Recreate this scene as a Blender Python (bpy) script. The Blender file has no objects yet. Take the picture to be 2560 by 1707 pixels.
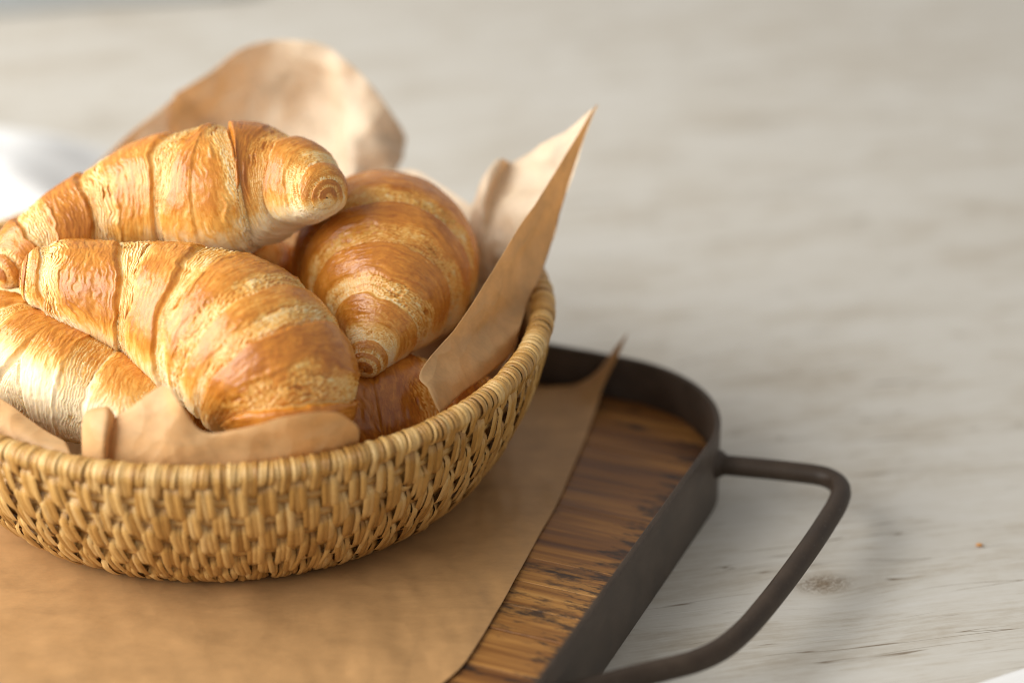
import bpy, math, random
import numpy as np
from mathutils import Vector, Matrix
scene = bpy.context.scene
COL = scene.collection
R = math.radians

# ------------------------------------------------------------------ camera
cam = bpy.data.cameras.new('camera')
cam_o = bpy.data.objects.new('camera', cam)
COL.objects.link(cam_o)
cam.lens = 85.0
cam.sensor_width = 36.0
cam.clip_start = 0.05
cam.clip_end = 50
cam_o.location = (0.0, -0.93475, 0.55091)
cam_o.rotation_euler = (R(64.0), 0, 0)
cam.dof.use_dof = True
cam.dof.focus_distance = 1.012
cam.dof.aperture_fstop = 2.8
cam.dof.aperture_blades = 0
scene.camera = cam_o

# ------------------------------------------------------------------ world and window light
world = bpy.data.worlds.new('World')
scene.world = world
world.use_nodes = True
bg = world.node_tree.nodes['Background']
bg.inputs[0].default_value = (1.0, 0.98, 0.95, 1)
bg.inputs[1].default_value = 0.47

def area(name, loc, target, size, power, color):
    l = bpy.data.lights.new(name, 'AREA')
    l.shape = 'RECTANGLE'
    l.size, l.size_y = size
    l.energy = power
    l.color = color
    o = bpy.data.objects.new(name, l)
    COL.objects.link(o)
    o.location = loc
    d = Vector(target) - Vector(loc)
    o.rotation_euler = d.to_track_quat('-Z', 'Y').to_euler()
    return o
area('window_light', (-1.40, -0.28, 0.78), (-0.05, 0.03, 0.06), (2.2, 1.5), 68, (1.0, 0.985, 0.955))

vs = scene.view_settings
vs.view_transform = 'Standard'
vs.look = 'None'
vs.exposure = 0.05
vs.gamma = 1.0
scene.cycles.filter_width = 0.95

# ------------------------------------------------------------------ helpers
def tag(o, label=None, cat=None, group=None, kind=None):
    if label: o['label'] = label
    if cat: o['category'] = cat
    if group: o['group'] = group
    if kind: o['kind'] = kind
    return o

def empty(name, loc=(0, 0, 0), rz=0.0):
    o = bpy.data.objects.new(name, None)
    COL.objects.link(o)
    o.location = loc
    o.rotation_euler = (0, 0, rz)
    o.empty_display_size = 0.02
    return o

def mesh(name, verts, faces, mat, smooth=True):
    me = bpy.data.meshes.new(name)
    me.from_pydata([tuple(v) for v in verts], [], [tuple(f) for f in faces])
    me.materials.append(mat)
    if smooth:
        me.polygons.foreach_set('use_smooth', [True] * len(me.polygons))
    me.update()
    return me

def link(name, me, parent=None):
    o = bpy.data.objects.new(name, me)
    COL.objects.link(o)
    if parent: o.parent = parent
    return o

def grid_mesh(name, V, mat, attrs=None, uv=None, close_j=False):
    """V: (I,J,3) array -> quad mesh built with foreach_set."""
    I, J = V.shape[:2]
    ii, jj = np.meshgrid(np.arange(I - 1), np.arange(J if close_j else J - 1), indexing='ij')
    j2 = (jj + 1) % J
    F = np.stack([ii * J + jj, ii * J + j2, (ii + 1) * J + j2, (ii + 1) * J + jj], -1).reshape(-1, 4)
    me = bpy.data.meshes.new(name)
    me.vertices.add(I * J)
    me.vertices.foreach_set('co', V.reshape(-1).astype(np.float32))
    n = len(F)
    me.loops.add(n * 4)
    me.loops.foreach_set('vertex_index', F.reshape(-1).astype(np.int32))
    me.polygons.add(n)
    me.polygons.foreach_set('loop_start', np.arange(0, n * 4, 4, dtype=np.int32))
    me.polygons.foreach_set('use_smooth', np.ones(n, dtype=bool))
    if uv is not None:
        l = me.uv_layers.new(name='UVMap')
        l.data.foreach_set('uv', uv.reshape(-1, 2)[F.reshape(-1)].reshape(-1).astype(np.float32))
    for k, a in (attrs or {}).items():
        at = me.attributes.new(k, 'FLOAT', 'POINT')
        at.data.foreach_set('value', a.reshape(-1).astype(np.float32))
    me.materials.append(mat)
    me.update(calc_edges=True)
    me.validate()
    return me

def vnoise(p, seed=0):
    """smooth value noise in [-1,1], p (...,3)"""
    p = np.asarray(p, float)
    i = np.floor(p).astype(np.int64)
    f = p - i
    f = f * f * f * (f * (f * 6 - 15) + 10)
    def h(x, y, z):
        n = (x * 374761393 + y * 668265263 + z * 2147483647 + seed * 1274126177) & 0xffffffff
        n = ((n ^ (n >> 13)) * 1274126177) & 0xffffffff
        n = ((n ^ (n >> 16)) * 2246822519) & 0xffffffff
        return ((n ^ (n >> 15)) & 0xffffff) / float(0xffffff) * 2 - 1
    x, y, z = i[..., 0], i[..., 1], i[..., 2]
    fx, fy, fz = f[..., 0], f[..., 1], f[..., 2]
    def lx(yy, zz): return h(x, yy, zz) * (1 - fx) + h(x + 1, yy, zz) * fx
    a = lx(y, z) * (1 - fy) + lx(y + 1, z) * fy
    b = lx(y, z + 1) * (1 - fy) + lx(y + 1, z + 1) * fy
    return a * (1 - fz) + b * fz

def fbm(p, seed=0, oct=3):
    s, a, t = 0, 1.0, 0
    for k in range(oct):
        s = s + a * vnoise(np.asarray(p) * 2.03 ** k, seed + k * 17)
        t += a
        a *= .5
    return s / t

def sst(a, b, x):
    t = np.clip((x - a) / (b - a), 0, 1)
    return t * t * (3 - 2 * t)

def catmull(P, n):
    """resample control rows P (k,d) with centripetal-ish Catmull-Rom, uniform parameter"""
    P = np.asarray(P, float)
    k = len(P)
    t = np.linspace(0, k - 1, n)
    i = np.clip(np.floor(t).astype(int), 0, k - 2)
    f = (t - i)[:, None]
    g = lambda q: P[np.clip(q, 0, k - 1)]
    p0 = np.where((i - 1 < 0)[:, None], 2 * g(i) - g(i + 1), g(i - 1))
    p3 = np.where((i + 2 > k - 1)[:, None], 2 * g(i + 1) - g(i), g(i + 2))
    p1, p2 = g(i), g(i + 1)
    return .5 * (2 * p1 + (p2 - p0) * f + (2 * p0 - 5 * p1 + 4 * p2 - p3) * f ** 2 + (3 * p1 - p0 - 3 * p2 + p3) * f ** 3)

def tube(path, rad, n=14, closed=False, cap=True):
    """verts, faces of a tube along path"""
    P = np.asarray(path, float)
    k = len(P)
    T = np.gradient(P, axis=0) if not closed else np.roll(P, -1, 0) - np.roll(P, 1, 0)
    T /= np.linalg.norm(T, axis=1)[:, None]
    V, F = [], []
    rad = np.broadcast_to(rad, (k,))
    for i in range(k):
        a = np.cross(T[i], (0, 0, 1.0))
        a /= np.linalg.norm(a)
        b = np.cross(a, T[i])
        for j in range(n):
            th = 2 * math.pi * j / n
            V.append(P[i] + rad[i] * (a * math.cos(th) + b * math.sin(th)))
    for i in range(k if closed else k - 1):
        for j in range(n):
            i2 = (i + 1) % k
            F.append((i * n + j, i * n + (j + 1) % n, i2 * n + (j + 1) % n, i2 * n + j))
    if cap and not closed:
        F.append(tuple(range(n))[::-1])
        F.append(tuple((k - 1) * n + j for j in range(n)))
    return V, F

# ------------------------------------------------------------------ material kit
class Mat:
    def __init__(s, name):
        s.m = bpy.data.materials.new(name)
        s.m.use_nodes = True
        s.t = s.m.node_tree
        s.b = s.t.nodes['Principled BSDF']
        s.out = s.t.nodes['Material Output']
    def n(s, typ, **kw):
        x = s.t.nodes.new('ShaderNode' + typ)
        for k, v in kw.items():
            if k.startswith('_'): x.inputs[k[1:].replace('_', ' ')].default_value = v
            else: setattr(x, k, v)
        return x
    def l(s, a, b): s.t.links.new(a, b)
    def ramp(s, fac, stops, interp='LINEAR'):
        r = s.n('ValToRGB')
        r.color_ramp.interpolation = interp
        e = r.color_ramp.elements
        while len(e) < len(stops): e.new(.5)
        for q, (p, c) in zip(e, stops):
            q.position = p
            q.color = (*c, 1) if len(c) == 3 else c
        s.l(fac, r.inputs[0])
        return r.outputs[0]
    def noise(s, vec, scale, detail=4, rough=.55, dist=0.0):
        x = s.n('TexNoise')
        x.inputs['Scale'].default_value = scale
        x.inputs['Detail'].default_value = detail
        x.inputs['Roughness'].default_value = rough
        x.inputs['Distortion'].default_value = dist
        if vec is not None: s.l(vec, x.inputs['Vector'])
        return x.outputs['Fac']
    def mapping(s, vec, scale=(1, 1, 1), rot=(0, 0, 0), loc=(0, 0, 0)):
        x = s.n('Mapping')
        x.inputs['Scale'].default_value = scale
        x.inputs['Rotation'].default_value = rot
        x.inputs['Location'].default_value = loc
        s.l(vec, x.inputs['Vector'])
        return x.outputs[0]
    def coord(s, kind='Object'): return s.n('TexCoord').outputs[kind]
    def attr(s, name):
        x = s.n('Attribute')
        x.attribute_name = name
        return x.outputs['Fac']
    def math(s, op, a, b=None, c=None, clamp=False):
        x = s.n('Math', operation=op)
        x.use_clamp = clamp
        for q, v in enumerate((a, b, c)):
            if v is None: continue
            if isinstance(v, (int, float)): x.inputs[q].default_value = v
            else: s.l(v, x.inputs[q])
        return x.outputs[0]
    def mix(s, fac, a, b, blend='MIX'):
        x = s.n('Mix', data_type='RGBA', blend_type=blend)
        for sock, v in ((x.inputs[0], fac), (x.inputs[6], a), (x.inputs[7], b)):
            if isinstance(v, (int, float)): sock.default_value = v
            elif isinstance(v, tuple): sock.default_value = (*v, 1)
            else: s.l(v, sock)
        return x.outputs[2]
    def bump(s, h, strength, dist=.001, prev=None):
        x = s.n('Bump')
        x.inputs['Strength'].default_value = strength
        x.inputs['Distance'].default_value = dist
        s.l(h, x.inputs['Height'])
        if prev is not None: s.l(prev, x.inputs['Normal'])
        return x.outputs[0]
    def set(s, **kw):
        for k, v in kw.items():
            i = s.b.inputs[k.replace('_', ' ')]
            if isinstance(v, (int, float)): i.default_value = v
            elif isinstance(v, tuple): i.default_value = (*v, 1) if len(v) == 3 and i.type == 'RGBA' else v
            else: s.l(v, i)
        return s

# ------------------------------------------------------------------ table
def table_material():
    m = Mat('whitewashed_wood')
    co = m.mapping(m.coord('Object'), rot=(0, 0, R(-12.0)))
    # grain runs along x of the rotated space, bends round the knot
    knot = (0.1341 * math.cos(R(12)) + -0.0434 * math.sin(R(12)), -0.1341 * math.sin(R(12)) + -0.0434 * math.cos(R(12)), 0)
    d = m.n('VectorMath', operation='SUBTRACT')
    m.l(co, d.inputs[0]); d.inputs[1].default_value = knot
    dsc = m.n('VectorMath', operation='MULTIPLY')
    m.l(d.outputs[0], dsc.inputs[0]); dsc.inputs[1].default_value = (1.0, 1.7, 1)
    ln = m.n('VectorMath', operation='LENGTH'); m.l(dsc.outputs[0], ln.inputs[0])
    dist = ln.outputs['Value']
    pull = m.math('POWER', 2.718, m.math('MULTIPLY', m.math('MULTIPLY', dist, dist), -1 / (2 * .022 ** 2)))
    sx = m.n('SeparateXYZ'); m.l(co, sx.inputs[0])
    sd = m.n('SeparateXYZ'); m.l(d.outputs[0], sd.inputs[0])
    bend = m.math('MULTIPLY', m.math('MULTIPLY', sd.outputs[1], pull), -0.75)
    wav = m.math('MULTIPLY', m.math('SUBTRACT', m.noise(m.mapping(co, scale=(5, 9, 1)), 1, 2), .5), .02)
    yy = m.math('ADD', m.math('ADD', sx.outputs[1], bend), wav)
    cb = m.n('CombineXYZ'); m.l(sx.outputs[0], cb.inputs[0]); m.l(yy, cb.inputs[1])
    g = cb.outputs[0]
    broad = m.noise(m.mapping(g, scale=(4, 26, 1)), 1, 4, .6)
    patch = m.noise(m.mapping(g, scale=(14, 30, 1)), 1, 5, .65, .4)
    streak = m.noise(m.mapping(g, scale=(30, 420, 1)), 1, 4, .6)
    fine = m.noise(m.mapping(g, scale=(120, 900, 1)), 1, 3, .6)
    spk = m.noise(m.mapping(g, scale=(70, 150, 1)), 1, 5, .7)
    tex = m.math('ADD', m.math('ADD', m.math('MULTIPLY', broad, .28), m.math('MULTIPLY', patch, .30)), m.math('ADD', m.math('MULTIPLY', streak, .26), m.math('MULTIPLY', spk, .16)))
    col = m.ramp(tex, [(.32, (.36, .31, .24)), (.42, (.47, .42, .345)), (.50, (.56, .525, .46)), (.64, (.62, .595, .545))])
    col = m.mix(m.math('MULTIPLY', m.math('SUBTRACT', fine, .5), .5, clamp=True), col, (.42, .36, .28))
    # short dark hairline cracks
    crk = m.noise(m.mapping(g, scale=(7, 130, 1), loc=(3.1, 7.7, 0)), 1, 2, .5)
    cm = m.ramp(m.math('ABSOLUTE', m.math('SUBTRACT', crk, .5)), [(0, (1, 1, 1)), (.013, (0, 0, 0))])
    gate = m.ramp(m.noise(m.mapping(g, scale=(13, 70, 1), loc=(1.3, 2.2, 0)), 1, 2), [(.52, (0, 0, 0)), (.60, (1, 1, 1))])
    col = m.mix(m.math('MULTIPLY', m.math('MULTIPLY', cm, gate), .85), col, (.17, .12, .07))
    # knot: scribbled rings
    kn = m.noise(m.mapping(d.outputs[0], scale=(170, 300, 1)), 1, 2, .5, 2.0)
    kl = m.ramp(m.math('ABSOLUTE', m.math('SUBTRACT', kn, .5)), [(0, (1, 1, 1)), (.12, (0, 0, 0))])
    km = m.ramp(dist, [(.006, (1, 1, 1)), (.015, (0, 0, 0))])
    col = m.mix(m.math('MULTIPLY', m.math('MULTIPLY', kl, km), .95), col, (.11, .07, .035))
    kc = m.ramp(m.math('ADD', dist, m.math('MULTIPLY', m.math('SUBTRACT', m.noise(m.mapping(co, scale=(260, 420, 1)), 1, 2), .5), .006)), [(.0020, (1, 1, 1)), (.0034, (0, 0, 0))])
    col = m.mix(m.math('MULTIPLY', kc, .85), col, (.13, .09, .05))
    kh = m.ramp(dist, [(.0, (1, 1, 1)), (.020, (0, 0, 0))])
    col = m.mix(m.math('MULTIPLY', m.math('MULTIPLY', kh, m.noise(m.mapping(co, scale=(150, 260, 1)), 1, 3)), .9), col, (.26, .19, .12))
    m.set(Base_Color=col, Roughness=.55, Normal=m.bump(m.math('ADD', streak, m.math('MULTIPLY', cm, -.5)), .25, .0006))
    m.b.inputs['Specular IOR Level'].default_value = .35
    return m.m

V = [(-2.2, -.75, 0), (2.2, -.75, 0), (2.2, 2.6, 0), (-2.2, 2.6, 0), (-2.2, -.75, -.04), (2.2, -.75, -.04), (2.2, 2.6, -.04), (-2.2, 2.6, -.04)]
F = [(0, 1, 2, 3), (7, 6, 5, 4), (0, 4, 5, 1), (1, 5, 6, 2), (2, 6, 7, 3), (3, 7, 4, 0)]
tb = link('tabletop', mesh('tabletop', V, F, table_material(), smooth=False))
tag(tb, 'pale whitewashed wooden tabletop with brown grain and a dark knot', kind='structure')

# ------------------------------------------------------------------ serving tray
TRAY_ROT = R(-22.7)
def metal_material():
    m = Mat('dark_iron')
    co = m.coord('Object')
    big = m.noise(co, 45, 5, .65)
    fin = m.noise(co, 900, 3, .6)
    col = m.ramp(big, [(.3, (.030, .019, .012)), (.6, (.048, .032, .021)), (.8, (.070, .050, .035))])
    geo = m.n('NewGeometry')
    worn = m.ramp(geo.outputs['Pointiness'], [(.53, (0, 0, 0)), (.60, (1, 1, 1))])
    spk = m.ramp(m.noise(co, 1300, 2, .5), [(.69, (0, 0, 0)), (.74, (1, 1, 1))])
    col = m.mix(m.math('MULTIPLY', spk, .5), col, (.28, .24, .20))
    sc = m.ramp(m.noise(m.mapping(co, scale=(60, 60, 500)), 1, 4, .7), [(.70, (0, 0, 0)), (.78, (1, 1, 1))])
    col = m.mix(m.math('MULTIPLY', sc, .35), col, (.22, .18, .15))
    col = m.mix(m.math('MULTIPLY', worn, m.math('MULTIPLY', big, .7)), col, (.30, .25, .21))
    m.set(Base_Color=col, Metallic=0.0, Specular_IOR_Level=.25, Roughness=m.ramp(big, [(.3, (.42,) * 3), (.7, (.6,) * 3)]), Normal=m.bump(fin, .18, .0004))
    return m.m
IRON = metal_material()

def plank_material():
    m = Mat('varnished_plank')
    co = m.coord('Object')
    oi = m.n('ObjectInfo').outputs['Random']
    off = m.n('CombineXYZ'); m.l(m.math('MULTIPLY', oi, 3.7), off.inputs[0]); m.l(m.math('MULTIPLY', oi, 1.9), off.inputs[1])
    ad = m.n('VectorMath', operation='ADD'); m.l(co, ad.inputs[0]); m.l(off.outputs[0], ad.inputs[1])
    v = ad.outputs[0]
    grain = m.noise(m.mapping(v, scale=(7, 210, 20)), 1, 5, .6, .3)
    band = m.noise(m.mapping(v, scale=(5, 55, 5)), 1, 3, .55)
    t = m.math('ADD', m.math('MULTIPLY', grain, .55), m.math('ADD', m.math('MULTIPLY', band, .4), m.math('MULTIPLY', m.math('SUBTRACT', oi, .5), .16)))
    col = m.ramp(t, [(.30, (.095, .032, .007)), (.42, (.22, .088, .018)), (.52, (.40, .185, .042)), (.66, (.58, .32, .10))])
    # dark stains: saw-burn marks near the rim end and scattered spots along the grain
    sx = m.n('SeparateXYZ'); m.l(co, sx.inputs[0])
    st = m.noise(m.mapping(co, scale=(60, 260, 5)), 1, 5, .70)
    burn = m.math('MULTIPLY', m.math('ABSOLUTE', m.math('SUBTRACT', sx.outputs[0], .0640)), 9)
    sm = m.ramp(m.math('SUBTRACT', st, burn), [(.44, (0, 0, 0)), (.54, (1, 1, 1))])
    blot = m.ramp(m.noise(m.mapping(co, scale=(13, 40, 5), loc=(2.2, 1.35, 0)), 1, 6, .70), [(.555, (0, 0, 0)), (.63, (1, 1, 1))])
    col = m.mix(m.math('MAXIMUM', m.math('MULTIPLY', sm, .85), m.math('MULTIPLY', blot, .9)), col, (.022, .012, .008))
    h = m.math('ADD', grain, m.math('MULTIPLY', blot, -.4))
    m.set(Base_Color=col, Roughness=m.ramp(grain, [(.3, (.40,) * 3), (.7, (.55,) * 3)]), Normal=m.bump(h, .35, .0006))
    return m.m
PLANK = plank_material()

tray = empty('serving_tray', (0, 0, 0), TRAY_ROT)
tag(tray, 'wooden serving tray with dark iron rim and bent rod handle under the basket', 'tray')
TX0, TX1, TY0, TY1, TH, TT = -.42, .0772, -.300, .1145, .0375, .0026
CR = .066
def rrect(x0, x1, y0, y1, r, n=20):
    pts = []
    for cx, cy, a0 in ((x1 - r, y1 - r, 0), (x0 + r, y1 - r, 90), (x0 + r, y0 + r, 180), (x1 - r, y0 + r, 270)):
        for k in range(n + 1):
            a = R(a0 + 90 * k / n)
            pts.append((cx + r * math.cos(a), cy + r * math.sin(a)))
    return pts
outer = rrect(TX0, TX1, TY0, TY1, CR)
inner = rrect(TX0 + TT, TX1 - TT, TY0 + TT, TY1 - TT, CR - TT)
b = .0006
def lerp2(p, q, t): return (p[0] + (q[0] - p[0]) * t, p[1] + (q[1] - p[1]) * t)
V, F = [], []
n = len(outer)
prof = [(0, 0.0005), (0, TH - b), (.07, TH - .25 * b), (.25, TH), (.75, TH), (.93, TH - .25 * b), (1, TH - b), (1, 0.0005)]
for o_, i_ in zip(outer, inner):
    for t, z in prof:
        p = lerp2(o_, i_, t)
        V.append((p[0], p[1], z))
k = len(prof)
for i in range(n):
    for j in range(k):
        F.append((i * k + j, i * k + (j + 1) % k, ((i + 1) % n) * k + (j + 1) % k, ((i + 1) % n) * k + j)[::-1])
rim_me = mesh('metal_rim', V, F, IRON)
rim_o = link('metal_rim', rim_me, tray)

# handle: a bent iron rod welded to the outside of the rim
HP = np.array([(.0758, .0560), (.085, .0580), (.100, .0610), (.114, .0633), (.1245, .0640), (.1318, .0600), (.1355, .0525), (.1368, .0420), (.1368, .0280), (.1362, .0050), (.1346, -.0250), (.1326, -.0500), (.1302, -.0700), (.1262, -.0860), (.1195, -.0985), (.1100, -.1090), (.1000, -.1190), (.0910, -.1290), (.0830, -.1380), (.0758, -.1460)])
hp = catmull(np.c_[HP, np.full(len(HP), .0225)], 120)
V, F = tube(hp, .0046, 16)
link('handle', mesh('handle', V, F, IRON), tray)
for q, (cx, cy) in enumerate(((.0772, .0565), (.0772, -.1445))):   # weld beads
    V, F = [], []
    N = 16
    for i, (off, rr) in enumerate(((-.0008, .0066), (.0006, .0064), (.0018, .0056), (.003, .0049))):
        for j in range(N):
            a = 2 * math.pi * j / N
            w = rr * (1 + .06 * math.sin(3 * a + q))
            V.append((cx + off, cy + .1 * off + w * math.cos(a), .0225 + w * math.sin(a)))
    for i in range(3):
        for j in range(N): F.append((i * N + j, i * N + (j + 1) % N, (i + 1) * N + (j + 1) % N, (i + 1) * N + j))
    link('weld_bead', mesh('weld_bead', V, F, IRON), tray)

# planks run the length of the tray, cut to the rounded ends
rng = random.Random(4)
y = TY0 + TT + .0004
widths = []
while y < TY1 - TT - .006:
    w = min(rng.choice((.019, .027, .034, .046, .058)), TY1 - TT - .0004 - y)
    widths.append((y, w)); y += w
def xlim(yv):
    r = CR - TT - .0004
    x0, x1, y0, y1 = TX0 + TT + .0004, TX1 - TT - .0004, TY0 + TT, TY1 - TT
    dy = max(0, (y0 + r) - yv, yv - (y1 - r))
    s = r - math.sqrt(max(0, r * r - dy * dy))
    return x0 + s, x1 - s
for i, (y0, w) in enumerate(widths):
    g = .00018
    zt = .0158 + rng.uniform(-.0003, .0002)
    ys = np.linspace(y0 + g, y0 + w - g, 7)
    V, F = [], []
    ring = []
    for yv in ys: ring.append((xlim(yv)[1], yv))
    for yv in ys[::-1]: ring.append((xlim(yv)[0], yv))
    nn = len(ring)
    cy = y0 + w / 2
    for ins, z in ((0, .0035), (0, zt - .0003), (.0001, zt - .0001), (.0004, zt)):
        for (px, py) in ring:
            V.append((px - math.copysign(ins, px + .17), py - math.copysign(min(ins, w * .4), py - cy), z))
    for lv in range(3):
        for j in range(nn):
            F.append((lv * nn + j, lv * nn + (j + 1) % nn, (lv + 1) * nn + (j + 1) % nn, (lv + 1) * nn + j))
    F.append(tuple(3 * nn + j for j in range(nn)))
    link('plank', mesh('plank', V, F, PLANK, smooth=False), tray)

# ------------------------------------------------------------------ paper
def paper_material(name, base, trans=.35, crumple=1.0, through=None):
    m = Mat(name)
    co = m.coord('Object')
    cloud = m.noise(co, 60, 5, .62)
    fib = m.noise(m.mapping(co, scale=(260, 900, 900), rot=(0, 0, .5)), 1, 4, .7)
    mott = m.noise(m.mapping(co, scale=(28, 75, 60), rot=(0, 0, R(35))), 1, 4, .6, .5)
    c = base
    t = m.math('ADD', m.math('MULTIPLY', cloud, .40), m.math('ADD', m.math('MULTIPLY', fib, .20), m.math('MULTIPLY', mott, .45)))
    col = m.ramp(t, [(.34, tuple(q * .80 for q in c)), (.5, c), (.66, tuple(min(.95, q * 1.17) for q in c))])
    crease = m.noise(m.mapping(co, scale=(1, 1, 1)), 38, 3, .5, 1.2)
    nb = m.bump(crease, .22 * crumple, .004)
    dv = m.n('VectorMath', operation='ADD'); m.l(co, dv.inputs[0])
    dn = m.n('TexNoise'); dn.inputs['Scale'].default_value = 30; m.l(co, dn.inputs['Vector'])
    dm = m.n('VectorMath', operation='SCALE'); m.l(dn.outputs['Color'], dm.inputs[0]); dm.inputs['Scale'].default_value = .02
    m.l(dm.outputs[0], dv.inputs[1])
    for sc_, st_, ds_ in ((34, .55, .007), (85, .45, .003)):
        vo = m.n('TexVoronoi', feature='F1'); vo.inputs['Scale'].default_value = sc_
        m.l(dv.outputs[0], vo.inputs['Vector'])
        nb = m.bump(vo.outputs['Distance'], st_ * crumple, ds_, nb)
    nb = m.bump(fib, .10, .0005, nb)
    m.set(Base_Color=col, Roughness=.5, Normal=nb)
    m.b.inputs['Specular IOR Level'].default_value = .45
    tr = m.n('BsdfTranslucent')
    tcol = m.mix(1.0, col, tuple(p / q for p, q in zip(through or base, base)), 'MULTIPLY')
    m.l(tcol, tr.inputs['Color']); m.l(nb, tr.inputs['Normal'])
    mx = m.n('MixShader'); mx.inputs[0].default_value = trans
    m.l(m.b.outputs[0], mx.inputs[1]); m.l(tr.outputs[0], mx.inputs[2])
    m.l(mx.outputs[0], m.out.inputs['Surface'])
    return m.m
KRAFT = paper_material('kraft_paper', (.43, .243, .100), .10, .14)
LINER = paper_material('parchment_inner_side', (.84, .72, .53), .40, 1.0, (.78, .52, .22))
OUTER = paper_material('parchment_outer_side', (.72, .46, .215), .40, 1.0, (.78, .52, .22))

# sheet lying on the tray: right edge rail A, back edge rail B, corner standing up against the rim
ZS = .0163
A = np.array([(.0549, .0930, .0540), (.0496, .0910, .0410), (.0436, .0885, .0285), (.0392, .0790, .0190), (0.0343, 0.0569, ZS), (0.0205, -0.0013, ZS), (0.0105, -0.0349, ZS), (-0.0014, -0.0776, ZS), (-0.0066, -0.0940, ZS), (-0.0186, -0.1295, ZS), (-0.0269, -0.1432, ZS), (-0.0363, -0.1563, ZS), (-.0600, -.1800, ZS), (-.0800, -.2050, ZS)])
B = np.array([(.0549, .0930, .0540), (.0482, .0945, .0440), (.0420, .0968, .0335), (.0350, .1000, .0255), (.0240, .1040, .0200), (.0000, .1120, ZS), (-.0600, .1290, ZS), (-.1400, .1520, ZS), (-.2200, .1750, ZS), (-.3000, .1950, ZS)])
Au, Bv = catmull(A, 150), catmull(B, 150)
c0 = A[0]
X = Au[:, None, :] + Bv[None, :, :] - c0
la, lb, lc = Au[:, 2] - ZS, Bv[:, 2] - ZS, c0[2] - ZS
X[..., 2] = ZS + np.clip(la, 0, 1)[:, None] * np.clip(lb, 0, 1)[None, :] / lc
q = X.copy()
wv = .0011 * fbm(np.stack([q[..., 0] * 55, q[..., 1] * 24 + q[..., 0] * 18, q[..., 1] * 0], -1), 5, 3) + .0005
cd = np.sqrt((q[..., 0] + .127) ** 2 + (q[..., 1] - .036) ** 2)
X[..., 2] += np.clip(wv, 0, 1) * sst(.085, .12, cd) + .0001
sheet = link('baking_paper', grid_mesh('baking_paper', X, KRAFT))
sd = sheet.modifiers.new('thickness', 'SOLIDIFY'); sd.thickness = .00015; sd.offset = 0
tag(sheet, 'flat brown baking paper sheet on the tray under the basket, one corner turned up', 'paper')

# ------------------------------------------------------------------ basket
BX, BY, BZ = -.127, .036, .0172
def straw_material():
    m = Mat('straw')
    uv = m.coord('UV')
    oi = m.n('ObjectInfo').outputs['Random']
    tone = m.math('FRACT', m.math('ADD', m.math('MULTIPLY', oi, 7.31), m.attr('tone')))
    ofs = m.n('CombineXYZ'); m.l(m.math('MULTIPLY', tone, 23.0), ofs.inputs[0])
    ad = m.n('VectorMath', operation='ADD'); m.l(uv, ad.inputs[0]); m.l(ofs.outputs[0], ad.inputs[1])
    fib = m.noise(m.mapping(ad.outputs[0], scale=(9.0, .30, 1)), 1, 4, .6)
    blot = m.noise(m.mapping(ad.outputs[0], scale=(.7, .6, 1)), 1, 3, .5)
    t = m.math('ADD', m.math('MULTIPLY', fib, .42), m.math('ADD', m.math('MULTIPLY', tone, .40), m.math('MULTIPLY', blot, .2)))
    col = m.ramp(t, [(.20, (.27, .120, .022)), (.42, (.50, .265, .066)), (.62, (.66, .40, .130)), (.82, (.78, .55, .25))])
    m.set(Base_Color=col, Roughness=.30, Normal=m.bump(fib, .6, .0006))
    m.b.inputs['Specular IOR Level'].default_value = .5
    return m.m
STRAW = straw_material()
def wall_material():
    m = Mat('straw_backing')
    co = m.coord('Object')
    t = m.noise(m.mapping(co, scale=(160, 160, 420)), 1, 3)
    m.set(Base_Color=m.ramp(t, [(.3, (.22, .10, .025)), (.7, (.42, .23, .07))]), Roughness=.7, Normal=m.bump(t, .6, .002))
    return m.m
BACK = wall_material()

basket = empty('wicker_basket', (BX, BY, BZ))
tag(basket, 'round woven straw basket with thick wrapped rim full of croissants', 'basket')
# meridian of the wall in local (r, z), from under the rim to the floor
MER = catmull(np.array([(.1415, .0800), (.1412, .0730), (.1385, .0590), (.1330, .0430), (.1245, .0260), (.1140, .0110), (.1040, .0030), (.0975, .0010)]), 400)
def sag(phi):
    """the basket has settled a little lower at its front"""
    return 1 - .105 * sst(-.2, 1.0, -np.sin(phi))
seg = np.r_[0, np.cumsum(np.hypot(*np.diff(MER, axis=0).T))]
MLEN = seg[-1]
def mer(s):
    """point and outward normal at arc length s"""
    s = np.clip(s, 0, MLEN)
    r = np.interp(s, seg, MER[:, 0]); z = np.interp(s, seg, MER[:, 1])
    e = .0015
    r2 = np.interp(np.clip(s + e, 0, MLEN), seg, MER[:, 0]); z2 = np.interp(np.clip(s + e, 0, MLEN), seg, MER[:, 1])
    r1 = np.interp(np.clip(s - e, 0, MLEN), seg, MER[:, 0]); z1 = np.interp(np.clip(s - e, 0, MLEN), seg, MER[:, 1])
    tr, tz = r2 - r1, z2 - z1
    L = np.hypot(tr, tz)
    return r, z, -tz / L, tr / L
def lathe(name, prof, mat, parent, n=160):
    th = np.linspace(0, 2 * np.pi, n, endpoint=False)
    prof = np.asarray(prof)
    Vv = np.stack([prof[:, None, 0] * np.cos(th)[None], prof[:, None, 0] * np.sin(th)[None], prof[:, None, 1] * sag(th)[None]], -1)
    return link(name, grid_mesh(name, Vv, mat, close_j=True), parent)
ss = np.linspace(0, MLEN, 30)
r_, z_, nr, nz = mer(ss)
outp = np.c_[r_ - nr * .0015, z_ - nz * .0015]
inp = np.c_[r_ - nr * .0058, z_ - nz * .0058]
prof = np.r_[[(0.0, .0016)], outp[::-1], inp, [(.088, .0048), (0.0, .0048)]]
prof[:, 1] = np.maximum(prof[:, 1], .0006)
lathe('wall', prof, BACK, basket)

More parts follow.
